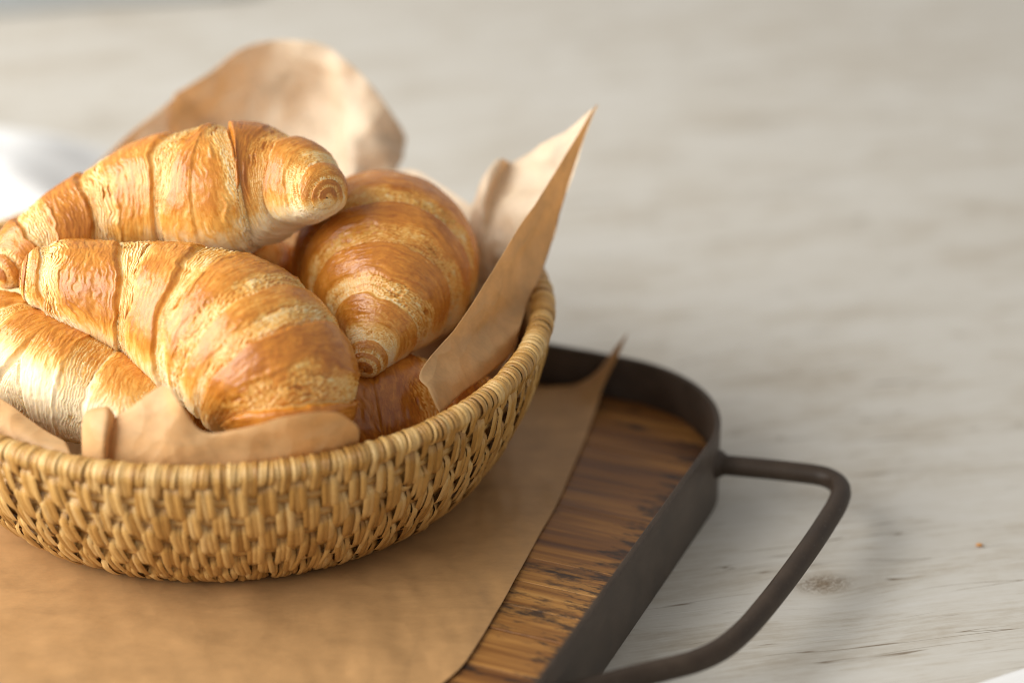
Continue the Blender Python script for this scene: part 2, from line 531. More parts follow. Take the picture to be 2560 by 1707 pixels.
NCOL, NROW = 144, 8
PITCH = MLEN / (NROW - .3)
rowpos = [PITCH * (j + .35) for j in range(NROW)]
rb = random.Random(11)
# horizontal coils, each one ring
for j in range(NROW):
    th = np.linspace(0, 2 * np.pi, 180, endpoint=False)
    r0, z0, nr0, nz0 = mer(np.array([rowpos[j]]))
    jit = .0004 * vnoise(np.stack([np.cos(th) * 6 + j * 9, np.sin(th) * 6, th * 0], -1), 3)
    ph = np.linspace(0, 2 * np.pi, 8, endpoint=False)
    a, bb = .0030, .0016     # half height along the wall, half thickness
    tr, tz = nz0[0], -nr0[0]
    off = bb * np.cos(ph)[:, None] + jit[None] - .0006
    alo = a * np.sin(ph)[:, None] + 0 * jit[None]
    rr = r0[0] + nr0[0] * off + tr * alo
    zz = np.maximum(z0[0] + nz0[0] * off + tz * alo, .0004)
    Vv = np.stack([rr * np.cos(th), rr * np.sin(th), zz * sag(th)[None]], -1)
    Vc = np.concatenate([Vv, Vv[:1]], 0)
    uv = np.stack([np.broadcast_to(np.linspace(0, 3, 9)[:, None], (9, 180)), np.broadcast_to(th[None] * 45, (9, 180))], -1)
    link('coil', grid_mesh('coil', Vc, STRAW, {'tone': np.full(Vc.shape[:2], .62 + .05 * (j % 3))}, uv, close_j=True), basket)

NS = 9
def strand_arrays(j, dphi_mm, width, tilt, rise, half, ds, lift):
    """one flat straw passing over coil j, at phi = 0 (local basket space): (NS,4,3) grid and uv"""
    s = (np.linspace(-half, half, NS) + ds) * PITCH + rowpos[j]
    if j == 0: s = np.linspace(-.75, half, NS) * PITCH + rowpos[j]
    x = np.linspace(-1, 1, NS)
    o = -.0012 + (lift + .0012) * (1 - np.abs(x) ** 5.5)
    if j == 0: o = -.0012 + (lift + .0012) * np.where(x > 0, 1 - np.abs(x) ** 5.5, 1.0)
    r, z, nr, nz = mer(s)
    sc = r / .141
    across = np.array([-1, -.35, .35, 1])
    prof = np.array([-.00045, .00012, .00012, -.00045])
    oo = o[:, None] + prof[None] + rise
    side = (dphi_mm * sc + tilt * x)[:, None] + across[None] * width * .5 * (.75 + .25 * sc)[:, None] * (1 - .04 * x ** 2)[:, None]
    rad = r[:, None] + nr[:, None] * oo
    zz = np.maximum(z[:, None] + nz[:, None] * oo, .0003)
    ang = side / np.maximum(rad, .01)
    P = np.stack([rad * np.cos(ang), rad * np.sin(ang), zz], -1)
    uv = np.stack([np.broadcast_to(across[None] * .5 + .5, ang.shape), np.broadcast_to((s * 400)[:, None], ang.shape)], -1)
    return P, uv
def joined(name, arrs, mat, parent):
    """many small (I,J,3) grids in one mesh with a tone per piece"""
    Vs, Fs, UV, TN = [], [], [], []
    base = 0
    for P, uv, tone in arrs:
        I, J = P.shape[:2]
        ii, jj = np.meshgrid(np.arange(I - 1), np.arange(J - 1), indexing='ij')
        f = np.stack([ii * J + jj, ii * J + jj + 1, (ii + 1) * J + jj + 1, (ii + 1) * J + jj], -1).reshape(-1, 4) + base
        Vs.append(P.reshape(-1, 3)); Fs.append(f); UV.append(uv.reshape(-1, 2)); TN.append(np.full(I * J, tone))
        base += I * J
    V, F, U, T = np.concatenate(Vs), np.concatenate(Fs), np.concatenate(UV), np.concatenate(TN)
    me = bpy.data.meshes.new(name)
    me.vertices.add(len(V)); me.vertices.foreach_set('co', V.reshape(-1).astype(np.float32))
    me.loops.add(len(F) * 4); me.loops.foreach_set('vertex_index', F.reshape(-1).astype(np.int32))
    me.polygons.add(len(F)); me.polygons.foreach_set('loop_start', np.arange(0, len(F) * 4, 4, dtype=np.int32))
    me.polygons.foreach_set('use_smooth', np.ones(len(F), dtype=bool))
    l = me.uv_layers.new(name='UVMap'); l.data.foreach_set('uv', U[F.reshape(-1)].reshape(-1).astype(np.float32))
    at = me.attributes.new('tone', 'FLOAT', 'POINT'); at.data.foreach_set('value', T.astype(np.float32))
    me.materials.append(mat); me.update(calc_edges=True)
    return link(name, me, parent)
def rotz(P, a):
    c, s = math.cos(a), math.sin(a)
    return np.stack([P[..., 0] * c - P[..., 1] * s, P[..., 0] * s + P[..., 1] * c, P[..., 2] * sag(a)], -1)

# variants of a straw per row; the 300 that show largest are objects of their own
variants = {}
def rnd_params(j):
    return dict(width=rb.uniform(.0024, .0034), tilt=rb.gauss(.0004, .0002 + .00013 * j), rise=rb.uniform(-.0003, .0006), half=rb.uniform(.84, .98), ds=rb.gauss(0, .03 + .012 * j), lift=rb.uniform(.0026, .0036))
for j in range(NROW):
    for g in range(3):
        for v in range(4):
            P, uv = strand_arrays(j, (g - 1) * .0023 + rb.gauss(0, .0002), **rnd_params(j))
            variants[j, g, v] = grid_mesh('strand', P, STRAW, {'tone': np.full(P.shape[:2], rb.random())}, uv)
cand, rest = [], []
for kcol in range(NCOL * 4):                      # upright stakes under the weave, seen through its gaps
    s = np.linspace(.004, MLEN, 14)
    r, z, nr, nz = mer(s)
    across = np.array([-1, 0, 1.0])
    sc = r / .141
    side = across[None] * (.0017 * sc)[:, None]
    off = np.array([-.0009, -.0003, -.0009])[None]
    rad = r[:, None] + nr[:, None] * off
    zz = np.maximum(z[:, None] + nz[:, None] * off, .0002)
    P = np.stack([rad * np.cos(side / rad), rad * np.sin(side / rad), zz], -1)
    uv = np.stack([np.broadcast_to(across[None] * .5 + .5, zz.shape), np.broadcast_to((s * 400)[:, None], zz.shape)], -1)
    rest.append((rotz(P, 2 * math.pi * kcol / (NCOL * 4)), uv, rb.random() * .6))
for kcol in range(NCOL):
    phi = 2 * math.pi * (kcol + rb.uniform(-.12, .12)) / NCOL - math.pi
    deg = math.degrees(phi)
    for j in range(NROW):
        if (j + kcol) % 2 or j == 0: continue
        for g in range(3):
            vis = -112 < deg < 2
            cand.append((((0 if vis else 100) + j * 1.0 + abs(deg + 48) / 60), phi, j, g))
cand.sort()
for q, (_, phi, j, g) in enumerate(cand):
    if q < 300:
        o = link('strand', variants[j, g, rb.randrange(4)], basket)
        o.rotation_euler = (0, 0, phi)
        o.scale = (1, 1, float(sag(phi)))
    else:
        P, uv = strand_arrays(j, (g - 1) * .0023 + rb.gauss(0, .0002), **rnd_params(j))
        rest.append((rotz(P, phi), uv, rb.random()))
tag(joined('strand_weave', rest, STRAW, basket), kind='stuff')

# rim: a core ring wrapped all round by flat straws
RR, RZ, RT = .1408, .0778, .0050
th = np.linspace(0, 2 * np.pi, 160, endpoint=False)
ph = np.linspace(0, 2 * np.pi, 15)
Vv = np.stack([(RR + RT * .86 * np.cos(ph))[:, None] * np.cos(th), (RR + RT * .86 * np.cos(ph))[:, None] * np.sin(th), (RZ + RT * .86 * np.sin(ph))[:, None] * sag(th)[None]], -1)
rim = link('rim', grid_mesh('rim', Vv, BACK, close_j=True), basket)
def wrap_arrays(width, tilt, rise, start, end, split, tail=0.0):
    a = np.linspace(R(start), R(end), 15)           # from inside, over the top, down the outside
    x = np.linspace(-1, 1, 15)
    across = np.array([-1, -.4, .4, 1])
    prof = np.array([-.00055, .00010, .00012, -.00055])
    rad = RT + rise + prof[None] + .0003 * np.sin(x * 2.1 + split)[:, None]
    side = (tilt * x)[:, None] + across[None] * width * .5
    r = RR + rad * np.cos(a)[:, None]
    z = RZ + rad * np.sin(a)[:, None]
    if tail > 0:                                    # the straw runs on down the outside of the wall
        t = np.linspace(0, 1, 6)[1:]
        rt, zt, nrt, nzt = mer(np.clip(RZ + RT * math.sin(R(end)) - .080 + tail * 0, -1, 0) * 0 + .0042 + tail * t)
        off = (.0030 - .0034 * t ** 3)[:, None] + rise + prof[None]
        r = np.concatenate([r, rt[:, None] + nrt[:, None] * off])
        z = np.concatenate([z, zt[:, None] + nzt[:, None] * off])
        side = np.concatenate([side, (tilt * (1 + 1.6 * t))[:, None] + across[None] * width * .5])
        x = np.concatenate([x, 1 + t])
    ang = side / r
    P = np.stack([r * np.cos(ang), r * np.sin(ang), z], -1)
    uv = np.stack([np.broadcast_to(across[None] * .5 + .5, ang.shape), np.broadcast_to((x * 6)[:, None], ang.shape)], -1)
    return P, uv
def wrap_params(tail=False):
    if tail: return dict(width=rb.uniform(.0020, .0028), tilt=rb.gauss(-.0010, .0004), rise=rb.uniform(-.0002, .0006), start=rb.uniform(205, 225), end=rb.uniform(-34, -24), split=rb.uniform(0, 3), tail=rb.uniform(.0100, .0125))
    return dict(width=rb.uniform(.0018, .0028), tilt=rb.gauss(-.0012, .0005), rise=rb.uniform(-.0003, .0006), start=rb.uniform(205, 225), end=rb.uniform(-70, -50), split=rb.uniform(0, 3))
wv_ = []
for v in range(14):
    P, uv = wrap_arrays(**wrap_params(v < 7))
    wv_.append(grid_mesh('wrap', P, STRAW, {'tone': np.full(P.shape[:2], rb.random())}, uv))
NW = 3 * NCOL
rest = []
for k in range(NW):
    col_odd = ((k + 1) // 3) % 2
    phi = 2 * math.pi * (k + rb.uniform(-.16, .16)) / NW - math.pi
    deg = math.degrees(phi)
    if -150 < deg < 36:
        o = link('wrap', wv_[rb.randrange(7) + 7 * col_odd], rim); o.rotation_euler = (0, 0, phi); o.scale = (1, 1, float(sag(phi)))
    else:
        P, uv = wrap_arrays(**wrap_params(not col_odd))
        rest.append((rotz(P, phi), uv, rb.random()))
tag(joined('wrap_weave', rest, STRAW, rim), kind='stuff')

# ------------------------------------------------------------------ parchment liner
FLAPS={
 'flap_right':[
  [(-0.0295,-0.0500,0.0862),(-0.0213,-0.0300,0.0850),(-0.0104,-0.0100,0.0841),(-0.0002,0.0080,0.0846)],
  [(-0.0344,-0.0450,0.0947),(-0.0222,-0.0260,0.0918),(-0.0086,-0.0040,0.0915),(0.0036,0.0160,0.0940)],
  [(-0.0379,-0.0360,0.0989),(-0.0232,-0.0160,0.0995),(-0.0068,0.0120,0.0984),(0.0073,0.0360,0.0976)],
  [(-0.0214,-0.0080,0.1090),(-0.0105,0.0080,0.1076),(0.0008,0.0300,0.1057),(0.0140,0.0520,0.1056)],
  [(-0.0090,0.0120,0.1220),(-0.0011,0.0260,0.1211),(0.0075,0.0450,0.1189),(0.0187,0.0600,0.1176)],
  [(0.0055,0.0340,0.1372),(0.0113,0.0460,0.1352),(0.0172,0.0560,0.1352),(0.0238,0.0680,0.1333)],
  [(0.0208,0.0600,0.1512),(0.0244,0.0660,0.1515),(0.0276,0.0720,0.1527),(0.0314,0.0780,0.1551)],
  [(0.0378,0.0880,0.1698),(0.0380,0.0885,0.1698),(0.0382,0.0890,0.1699),(0.0384,0.0900,0.1697)],
 ],
 'flap_right_back':[
  [(-0.0193,0.0780,0.0758),(-0.0122,0.0740,0.0788),(-0.0052,0.0680,0.0827),(0.0047,0.0560,0.0883),(0.0073,0.0365,0.0970)],
  [(-0.0202,0.0880,0.0934),(-0.0136,0.0830,0.0978),(-0.0072,0.0800,0.1013),(0.0028,0.0700,0.1079),(0.0154,0.0545,0.1083)],
  [(-0.0198,0.0970,0.1037),(-0.0141,0.0920,0.1103),(-0.0083,0.0960,0.1118),(0.0048,0.0840,0.1234),(0.0223,0.0660,0.1289)],
  [(-0.0183,0.1040,0.1106),(-0.0129,0.0980,0.1215),(-0.0073,0.1060,0.1208),(0.0068,0.0960,0.1281),(0.0278,0.0740,0.1424)],
  [(-0.0154,0.1100,0.1191),(-0.0093,0.1050,0.1310),(-0.0022,0.1140,0.1295),(0.0098,0.1030,0.1361),(0.0321,0.0800,0.1547)],
  [(-0.0118,0.1140,0.1236),(-0.0052,0.1100,0.1352),(0.0018,0.1180,0.1308),(0.0217,0.0980,0.1520),(0.0384,0.0905,0.1695)],
 ],
 'flap_back':[
  [(-0.2037,0.1460,0.0951),(-0.1843,0.1570,0.0928),(-0.1672,0.1640,0.0922),(-0.1623,0.1680,0.0917),(-0.1475,0.1700,0.0920),(-0.1283,0.1710,0.0916),(-0.1045,0.1700,0.0920),(-0.0865,0.1600,0.0961),(-0.0773,0.1500,0.1003),(-0.0692,0.1560,0.0978),(-0.0606,0.1540,0.1009),(-0.0572,0.1520,0.1040)],
  [(-0.2059,0.1480,0.0989),(-0.1853,0.1605,0.1017),(-0.1668,0.1675,0.1057),(-0.1635,0.1750,0.1039),(-0.1492,0.1810,0.1038),(-0.1301,0.1850,0.1045),(-0.1064,0.1870,0.1060),(-0.0889,0.1780,0.1102),(-0.0788,0.1640,0.1146),(-0.0693,0.1640,0.1117),(-0.0603,0.1650,0.1090),(-0.0562,0.1670,0.1065)],
  [(-0.2080,0.1500,0.1026),(-0.1862,0.1640,0.1106),(-0.1664,0.1710,0.1192),(-0.1647,0.1820,0.1161),(-0.1508,0.1920,0.1156),(-0.1319,0.1990,0.1176),(-0.1083,0.2040,0.1203),(-0.0912,0.1960,0.1245),(-0.0802,0.1780,0.1290),(-0.0693,0.1720,0.1256),(-0.0601,0.1760,0.1173),(-0.0552,0.1820,0.1091)],
  [(-0.2110,0.1500,0.1046),(-0.1870,0.1646,0.1192),(-0.1656,0.1716,0.1329),(-0.1643,0.1808,0.1316),(-0.1496,0.1908,0.1357),(-0.1318,0.1972,0.1428),(-0.1123,0.2016,0.1457),(-0.0932,0.1978,0.1466),(-0.0809,0.1858,0.1445),(-0.0681,0.1786,0.1361),(-0.0585,0.1796,0.1234),(-0.0537,0.1856,0.1129)],
  [(-0.2130,0.1500,0.1060),(-0.1875,0.1650,0.1249),(-0.1651,0.1720,0.1419),(-0.1640,0.1800,0.1419),(-0.1488,0.1900,0.1488),(-0.1318,0.1960,0.1593),(-0.1149,0.2000,0.1622),(-0.0945,0.1990,0.1612),(-0.0813,0.1910,0.1548),(-0.0673,0.1830,0.1430),(-0.0574,0.1820,0.1275),(-0.0527,0.1880,0.1153)],
 ],
 'flap_back_low':[
  [(-0.0622,0.1400,0.0931),(-0.0473,0.1350,0.0952),(-0.0323,0.1200,0.0926),(-0.0154,0.0950,0.0947)],
  [(-0.0626,0.1520,0.1018),(-0.0486,0.1480,0.1034),(-0.0335,0.1330,0.1006),(-0.0155,0.1060,0.1009)],
  [(-0.0616,0.1580,0.1096),(-0.0477,0.1560,0.1108),(-0.0343,0.1420,0.1086),(-0.0156,0.1160,0.1069)],
 ],
 'flap_front':[
  [(-0.1631,-0.0890,0.0821),(-0.1517,-0.0930,0.0829),(-0.1427,-0.0955,0.0837),(-0.1338,-0.0970,0.0840),(-0.1251,-0.0975,0.0839),(-0.1080,-0.0965,0.0843),(-0.0909,-0.0940,0.0855),(-0.0739,-0.0890,0.0871),(-0.0618,-0.0820,0.0882)],
  [(-0.1613,-0.0880,0.0924),(-0.1515,-0.0910,0.0950),(-0.1420,-0.0935,0.0974),(-0.1321,-0.0965,0.0990),(-0.1236,-0.0980,0.0955),(-0.1071,-0.0970,0.0944),(-0.0899,-0.0965,0.0966),(-0.0718,-0.0935,0.0987),(-0.0608,-0.0870,0.0962)],
  [(-0.1591,-0.0850,0.0977),(-0.1512,-0.0870,0.1021),(-0.1411,-0.0890,0.1076),(-0.1310,-0.0945,0.1080),(-0.1226,-0.0970,0.1002),(-0.1061,-0.0985,0.1020),(-0.0887,-0.0995,0.1064),(-0.0705,-0.0980,0.1085),(-0.0610,-0.0900,0.1013)],
  [(-0.1586,-0.0820,0.1006),(-0.1500,-0.0830,0.1074),(-0.1384,-0.0850,0.1173),(-0.1311,-0.0930,0.1149),(-0.1217,-0.0960,0.1026),(-0.1054,-0.0985,0.1053),(-0.0879,-0.1005,0.1115),(-0.0698,-0.0995,0.1127),(-0.0625,-0.0920,0.1044)],
 ],
 'flap_front_curl':[
  [(-0.1716,-0.0860,0.0814),(-0.1674,-0.0900,0.0833),(-0.1623,-0.0930,0.0845),(-0.1609,-0.0880,0.0816)],
  [(-0.1716,-0.0850,0.0928),(-0.1663,-0.0910,0.0950),(-0.1609,-0.0940,0.0967),(-0.1596,-0.0860,0.0933)],
  [(-0.1715,-0.0800,0.0996),(-0.1663,-0.0880,0.1022),(-0.1601,-0.0910,0.1028),(-0.1581,-0.0830,0.1006)],
  [(-0.1707,-0.0740,0.1004),(-0.1660,-0.0780,0.1036),(-0.1609,-0.0810,0.1052),(-0.1592,-0.0780,0.1009)],
  [(-0.1728,-0.0680,0.0946),(-0.1687,-0.0700,0.0977),(-0.1639,-0.0730,0.0998),(-0.1607,-0.0740,0.0978)],
 ],
 'flap_left':[
  [(-0.2310,-0.0580,0.0904),(-0.2068,-0.0760,0.0839),(-0.1913,-0.0840,0.0843),(-0.1754,-0.0900,0.0852)],
  [(-0.2321,-0.0500,0.0963),(-0.2075,-0.0680,0.0926),(-0.1927,-0.0780,0.0900),(-0.1769,-0.0850,0.0876)],
  [(-0.2337,-0.0400,0.1013),(-0.2090,-0.0580,0.0976),(-0.1948,-0.0680,0.0926),(-0.1794,-0.0780,0.0882)],
 ],
}

def patch(rows, nu, nv):
    rows = np.asarray(rows)
    a = np.stack([catmull(rows[:, j], nu) for j in range(rows.shape[1])], 1)
    return np.stack([catmull(a[i], nv) for i in range(nu)], 0)
def crumpled(P, amp, sc, seed):
    du = np.gradient(P, axis=0); dv = np.gradient(P, axis=1)
    nrm = np.cross(du, dv); nrm /= (np.linalg.norm(nrm, axis=-1, keepdims=True) + 1e-9)
    nz_ = fbm(P * sc, seed, 3)
    rid = np.abs(vnoise(P * sc * .6 + 31, seed + 5)) * 2 - .7
    return P + nrm * (amp * (nz_ + .7 * rid))[..., None]
liner = empty('paper_liner', (BX, BY, BZ))
tag(liner, 'tan parchment paper lining the basket with flared crumpled flaps around the croissants', 'paper')
# bowl of the liner: pressed against the inside of the basket, wavy free edge
TH_, SS_ = 220, 60
th = np.linspace(0, 2 * np.pi, TH_, endpoint=False)
bowl = catmull(np.array([(.0005, .0062), (.05, .0062), (.085, .0070), (.099, .0110), (.110, .0210), (.1195, .0360), (.1265, .0520), (.1300, .0640), (.1308, .0690)]), SS_)
Pb = np.stack([bowl[:, None, 0] * np.cos(th), bowl[:, None, 0] * np.sin(th), np.broadcast_to(bowl[:, None, 1], (SS_, TH_))], -1)
nb_ = fbm(np.stack([Pb[..., 0] * 34, Pb[..., 1] * 34, Pb[..., 2] * 20], -1), 9, 3)
Pb[..., 2] *= sag(th)[None]
Pb[..., 0] *= (1 - .012 * (nb_ + .6)); Pb[..., 1] *= (1 - .012 * (nb_ + .6))
Pb[..., 2] += .0022 * (nb_ + .8) * sst(.0, .05, np.hypot(Pb[..., 0], Pb[..., 1]))
def paper_part(name, P, close=False):
    du, dv = np.gradient(P, axis=0), np.gradient(P, axis=1)
    nrm = -np.cross(du, dv).reshape(-1, 3).sum(0)       # side the mesh normals look to
    mid = P.reshape(-1, 3).mean(0)
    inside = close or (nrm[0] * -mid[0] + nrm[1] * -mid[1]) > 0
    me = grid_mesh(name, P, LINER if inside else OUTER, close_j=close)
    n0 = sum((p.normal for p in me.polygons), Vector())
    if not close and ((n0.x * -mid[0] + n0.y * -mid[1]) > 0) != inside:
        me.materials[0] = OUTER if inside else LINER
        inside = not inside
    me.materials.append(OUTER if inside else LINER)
    o = link(name, me, liner)
    s = o.modifiers.new('thickness', 'SOLIDIFY'); s.thickness = .00014; s.offset = -1; s.material_offset = 1
    return o
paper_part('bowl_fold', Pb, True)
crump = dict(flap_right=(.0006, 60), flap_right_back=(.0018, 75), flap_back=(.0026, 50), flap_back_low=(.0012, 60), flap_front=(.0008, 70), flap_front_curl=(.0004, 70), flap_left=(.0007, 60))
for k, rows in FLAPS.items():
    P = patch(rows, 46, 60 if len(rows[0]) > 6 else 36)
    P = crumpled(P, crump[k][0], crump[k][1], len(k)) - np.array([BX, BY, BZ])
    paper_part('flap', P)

# ------------------------------------------------------------------ croissants
def crust_material():
    m = Mat('croissant_crust')
    bake = m.attr('bake')
    uv = m.coord('UV')
    fl = m.noise(m.mapping(uv, scale=(950, 90, 1)), 1, 4, .6, .4)       # thin lines along the rolled edges
    mot = m.noise(m.coord('Object'), 130, 4, .62)
    fin = m.noise(m.coord('Object'), 620, 3, .6)
    t = m.math('ADD', bake, m.math('ADD', m.math('MULTIPLY', m.math('SUBTRACT', fl, .5), .50), m.math('ADD', m.math('MULTIPLY', m.math('SUBTRACT', mot, .5), .40), m.math('MULTIPLY', m.math('SUBTRACT', fin, .5), .14))))
    col = m.ramp(t, [(.02, (.84, .69, .45)), (.20, (.84, .60, .28)), (.37, (.76, .405, .092)), (.58, (.57, .215, .026)), (.80, (.38, .120, .014)), (1.0, (.22, .066, .010))])
    hb = m.math('ADD', m.math('MULTIPLY', fl, .7), m.math('ADD', m.math('MULTIPLY', fin, .35), m.math('MULTIPLY', mot, .5)))
    rough = m.ramp(t, [(.15, (.60,) * 3), (.50, (.27,) * 3)])
    m.set(Base_Color=col, Roughness=rough, Normal=m.bump(hb, .45, .0007))
    m.b.inputs['Specular IOR Level'].default_value = .55
    m.b.inputs['Subsurface Weight'].default_value = .12
    m.b.inputs['Subsurface Radius'].default_value = (.004, .002, .0008)
    m.b.inputs['Subsurface Scale'].default_value = .6
    return m.m
CRUST = crust_material()

def croissant(ctrl, up, N, seed, label, M=560, K=300, amp=.15, pale=0.0, toplo=0.0, phase=0.0, hand=1, quality=1.0):
    C = np.asarray(ctrl, float)
    C[:, 3] *= 1.10
    D = catmull(C, 900)
    # caps: close both ends with a rounded nose
    L = np.r_[0, np.cumsum(np.linalg.norm(np.diff(D[:, :3], axis=0), axis=1))]
    def cap(p, d, r):
        a = np.linspace(0, np.pi / 2, 60)[1:]
        a[-1] = np.pi / 2 - .001
        return np.c_[p[None] + d[None] * (np.sin(a) * r * .75)[:, None], r * np.cos(a)]
    d0 = D[0, :3] - D[14, :3]; d0 /= np.linalg.norm(d0)
    d1 = D[-1, :3] - D[-15, :3]; d1 /= np.linalg.norm(d1)
    D = np.r_[cap(D[0, :3], d0, D[0, 3])[::-1], D, cap(D[-1, :3], d1, D[-1, 3])]
    mm = np.r_[0, np.cumsum(np.linalg.norm(np.diff(D, axis=0), axis=1))]
    s = np.linspace(0, mm[-1], M)
    D = np.stack([np.interp(s, mm, D[:, q]) for q in range(4)], 1)
    for q in range(4):    # light smoothing
        D[2:-2, q] = (D[:-4, q] + D[1:-3, q] + D[2:-2, q] + D[3:-1, q] + D[4:, q]) / 5
    Pc, Rc = D[:, :3], D[:, 3]
    T = np.gradient(Pc, axis=0)
    for _ in range(30): T[1:-1] = (T[:-2] + T[1:-1] + T[2:]) / 3
    T /= np.linalg.norm(T, axis=1)[:, None]
    up = np.asarray(up, float); up /= np.linalg.norm(up)
    Bn = np.cross(T, up); Bn /= np.linalg.norm(Bn, axis=1)[:, None]
    Un = np.cross(Bn, T)
    th = np.linspace(-np.pi, np.pi, K, endpoint=False)
    # centre of the roll = fattest place
    ic = int(np.argmax(np.convolve(Rc, np.ones(31) / 31, 'same')))
    q = np.where(s < s[ic], (s - s[ic]) / s[ic], (s - s[ic]) / (s[-1] - s[ic]))
    aq = np.abs(q)
    N0, N1 = N if isinstance(N, tuple) else (N, N)
    base = np.where(q < 0, N0, N1) * aq + 2.0 * sst(.84, 1.0, aq) ** 1.2
    cth, sth = np.cos(th), np.sin(th)
    dirs = Un[:, None, :] * cth[None, :, None] + Bn[:, None, :] * sth[None, :, None]
    pos0 = Pc[:, None, :] + dirs * Rc[:, None, None]
    ez = sst(.70, .95, aq)[:, None]
    wob = (.17 + .16 * ez) * fbm(pos0 * 38, seed, 2) + (.045 + .07 * ez) * fbm(pos0 * 230, seed + 3, 3)
    u = base[:, None] + hand * th[None, :] / (2 * np.pi) + wob + phase
    f = u - np.floor(u)
    bid = np.floor(u)
    rb_ = vnoise(np.stack([bid * 3.7 + .3, bid * 0 + seed, np.sign(q)[:, None] * 2.1 + bid * 0], -1), seed)
    puff = sst(0, .13, f) * (1 - .62 * sst(.42, 1.0, f))
    A = amp * (1 + .45 * rb_)
    lamz = sst(.57, .74, f + .10 * fbm(pos0 * 120, seed + 5, 2))                                    # cut layers showing towards each edge
    lphase = f * 25 + 1.3 * fbm(pos0 * 90, seed + 7, 3)
    ridge = np.abs((lphase - np.floor(lphase)) * 2 - 1)
    saw = lphase - np.floor(lphase)
    lam = (.55 * (1 - saw) + .45 * ridge ** 2 - .5) * lamz * (.75 + .6 * vnoise(pos0 * 60, seed + 9))
    endz = sst(.62, .95, aq)[:, None]
    rel = 1 + A * (puff - .55) + .050 * lam * (1 + .8 * endz)
    rr = Rc[:, None] * rel
    # crust wrinkles and small blisters on the egg-washed bands
    wr = 1 - np.abs(fbm(np.stack([pos0[..., 0] * 330, pos0[..., 1] * 330, pos0[..., 2] * 190], -1), seed + 21, 2))
    rr += .00026 * (wr - .75) * sst(.1, .3, f) * (1 - lamz)
    rr += .0011 * fbm(pos0 * 40, seed + 33, 3)
    st = fbm(np.stack([u * 70, th[None] * 5 + 0 * u, u * 0 + seed], -1), seed + 70, 3)
    rr += .00030 * st
    lip = np.exp(-((f - .60 - .05 * fbm(pos0 * 150, seed + 77, 2)) / .022) ** 2) * sst(-.1, .4, fbm(pos0 * 95, seed + 78, 2))
    rr += .0007 * lip
    # cracks: shallow pits in the pale layered strips
    pit = sst(.45, .75, fbm(np.stack([u * 26, th[None] * 2.2 + 0 * u, u * 0 + seed], -1), seed + 50, 2)) * lamz
    rr -= .0013 * pit
    rr = np.maximum(rr, Rc[:, None] * .35)
    # flattened underside
    down = -dirs[..., 2]
    rr *= 1 - .14 * sst(.45, 1.0, down)
    Vv = Pc[:, None, :] + dirs * rr[..., None]
    nup = (dirs * up).sum(-1)
    top = sst(-.80 + toplo, .22 + toplo, nup + .16 * fbm(pos0 * 40, seed + 60, 3))
    bandc = sst(.0, .08, f) * (1 - lamz * np.clip(.60 + .45 * fbm(pos0 * 55, seed + 90, 2), .20, .95))
    bake = .04 + .60 * top * (.32 + .68 * bandc) + .08 * sst(.84, .95, aq)[:, None] + .07 * rb_ * top - .10 * endz * top + .13 * st + .05 * fbm(pos0 * 70, seed + 61, 3)
    bake += .16 * sst(.86, .98, aq)[:, None] + lamz * (.46 * (saw - .50)) - .04 * endz * (1 - bandc) + .20 * pit
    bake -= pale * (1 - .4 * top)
    uvm = np.stack([np.broadcast_to(base[:, None] * .02, u.shape) + hand * th[None] / (2 * np.pi) * .02 + wob * .02, th[None] * Rc[:, None]], -1)
    org = Pc[ic].copy()
    me = grid_mesh('croissant', Vv - org, CRUST, {'bake': np.clip(bake, -.1, 1.05)}, uvm, close_j=True)
    # close the two small end holes
    o = link('croissant', me)
    o.location = org
    tag(o, label, 'croissant', 'croissants piled in the basket')
    return o
C1 = [(-.1985, -.0008, .125, .0125), (-.1925, -.0008, .124, .0162), (-.1764, -.0045, .121, .0190), (-.1541, -.0077, .117, .0240), (-.1268, -.0228, .113, .0301), (-.1060, -.0434, .110, .0308), (-.0925, -.0585, .102, .0272), (-.0875, -.0650, .090, .0218), (-.0858, -.0660, .080, .0155), (-.0864, -.0660, .074, .0090)]
C2 = [(-.0614, -.0214, .094, .0051), (-.0583, -.0088, .097, .0102), (-.0546, .0066, .102, .0188), (-.0541, .0293, .105, .0292), (-.0558, .0553, .106, .0350), (-.0606, .0754, .099, .0345), (-.0690, .1050, .086, .0310), (-.0770, .1300, .080, .0240), (-.0830, .1440, .074, .0140)]
C3 = [(-.0835, .0230, .154, .0115), (-.0870, .0285, .153, .0150), (-.0945, .0379, .151, .0190), (-.1096, .0452, .147, .0244), (-.1268, .0451, .144, .0270), (-.1487, .0514, .141, .0255), (-.1682, .0502, .136, .0218), (-.1854, .0460, .130, .0192), (-.2014, .0359, .125, .0172), (-.2123, .0263, .122, .0136), (-.2183, .0169, .120, .0075)]
C4 = [(-.2362, .0149, .097, .0114), (-.2274, .0083, .096, .0170), (-.2134, -.0068, .095, .0201), (-.1923, -.0237, .090, .0206), (-.1727, -.0341, .085, .0201), (-.1537, -.0422, .080, .0173), (-.1383, -.0389, .070, .0110), (-.1310, -.0412, .065, .0064)]
C5 = [(-.2380, .0500, .080, .0120), (-.2150, .0560, .085, .0220), (-.1850, .0640, .088, .0290), (-.1550, .0760, .090, .0300), (-.1250, .0850, .088, .0240), (-.1080, .0900, .086, .0130)]
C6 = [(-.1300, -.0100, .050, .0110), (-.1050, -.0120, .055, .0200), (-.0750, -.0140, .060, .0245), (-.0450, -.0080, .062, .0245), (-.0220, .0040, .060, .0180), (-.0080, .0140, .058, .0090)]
croissant(C1, (.10, .05, 1), (3.0, 5.4), 3, 'glossy golden croissant lying diagonally at the front of the basket', phase=.30, hand=1, amp=.13)
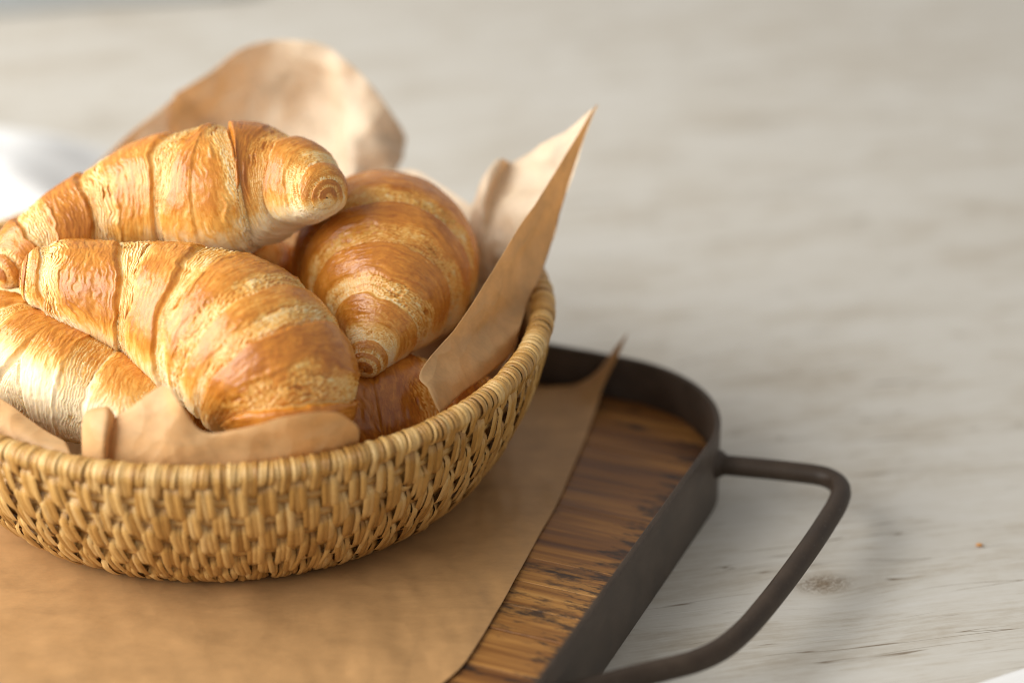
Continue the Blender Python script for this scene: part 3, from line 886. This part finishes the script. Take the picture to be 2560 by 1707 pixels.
croissant(C2, (-.15, -.35, 1), (4.6, 3.0), 8, 'croissant pointing its narrow tip forward beside the tall right paper flap', phase=.1, hand=-1, amp=.13)
croissant(C3, (.05, .15, 1), 3.2, 14, 'topmost croissant of the pile with a coiled blunt end', phase=.55, hand=1)
croissant(C4, (.45, .55, .8), 2.9, 23, 'pale creamy sided croissant at lower left partly under the front one', phase=.2, hand=-1, amp=.11, pale=.05, toplo=.36)
croissant(C5, (0, 0, 1), 2.8, 31, 'croissant buried at the left beneath the topmost one', M=260, K=140)
croissant(C6, (0, 0, 1), 2.8, 37, 'shadowed croissant at the bottom of the basket below the forward pointing tip', M=300, K=160, pale=-.14)  # negative pale browns the crust, painting in shade at the basket bottom

# ------------------------------------------------------------------ cloths and a crumb
def cloth_material(name, c):
    m = Mat(name)
    co = m.coord('Object')
    w = m.noise(co, 1500, 2)
    m.set(Base_Color=m.ramp(m.noise(co, 12, 3), [(.3, tuple(q * .94 for q in c)), (.7, c)]), Roughness=.9, Normal=m.bump(w, .2, .0004))
    m.b.inputs['Sheen Weight'].default_value = .2
    return m.m
def cloth(name, corners, lift, folds, seed, mat, label, cat):
    a, b_, c, d = [np.array(q, float) for q in corners]
    u = np.linspace(0, 1, 70)[:, None, None]; v = np.linspace(0, 1, 70)[None, :, None]
    P = (a * (1 - u) + b_ * u) * (1 - v) + (d * (1 - u) + c * u) * v
    P = np.concatenate([P, np.zeros((70, 70, 1))], -1)
    edge = np.minimum(np.minimum(u, 1 - u), np.minimum(v, 1 - v))[..., 0]
    h = lift * sst(0, .22, edge) + folds * sst(0, .3, edge) * (fbm(np.stack([P[..., 0] * 9, P[..., 1] * 16, P[..., 0] * 0], -1), seed, 3) + .3)
    wob = .012 * fbm(np.stack([P[..., 0] * 11, P[..., 1] * 11, P[..., 0] * 0 + seed], -1), seed + 2, 2)
    P[..., 0] += wob; P[..., 1] += wob * .6
    P[..., 2] = .0035 + np.maximum(h, 0)
    org = np.array([*(a + c) / 2, 0])
    o = link(name, grid_mesh(name, P - org, mat))
    o.location = org
    s = o.modifiers.new('thickness', 'SOLIDIFY'); s.thickness = .003; s.offset = -1
    return tag(o, label, cat)
WHITE = cloth_material('white_cotton', (.80, .79, .77))
GREY = cloth_material('grey_cotton', (.33, .345, .34))
cloth('white_cloth', [(-.60, .29), (-.20, .29), (-.232, .428), (-.60, .59)], .022, .020, 3, WHITE, 'soft white cloth bunched on the table behind the basket at left', 'cloth')
cloth('white_napkin', [(.165, -.43), (.465, -.31), (.405, -.017), (.170, -.1365)], .0005, .0006, 6, WHITE, 'white napkin edge at the near right corner of the table', 'napkin')
cloth('grey_cloth', [(-.75, .645), (-.19, .772), (-.2, 1.15), (-.75, 1.15)], .02, .02, 9, GREY, 'blurred blue grey cloth at the far left of the table', 'cloth')
m = Mat('crumb_crust'); m.set(Base_Color=(.62, .27, .06), Roughness=.5)
rs = np.random.RandomState(5)
V = []; F = []
for i in range(5):
    for j in range(8):
        a, e = 2 * math.pi * j / 8, math.pi * (i + .5) / 5
        s = 1 + .25 * rs.uniform(-1, 1)
        V.append((.0017 * s * math.sin(e) * math.cos(a), .0011 * s * math.sin(e) * math.sin(a), .0006 * (1 + s * math.cos(e))))
for i in range(4):
    for j in range(8): F.append((i * 8 + j, (i + 1) * 8 + j, (i + 1) * 8 + (j + 1) % 8, i * 8 + (j + 1) % 8))
F += [tuple(range(8)), tuple(range(32, 40))[::-1]]
cr = link('crumb', mesh('crumb', V, F, m.m)); cr.location = (.2070, -.0123, 0.0004)
tag(cr, 'tiny orange pastry crumb lying on the bare table at right', 'crumb')
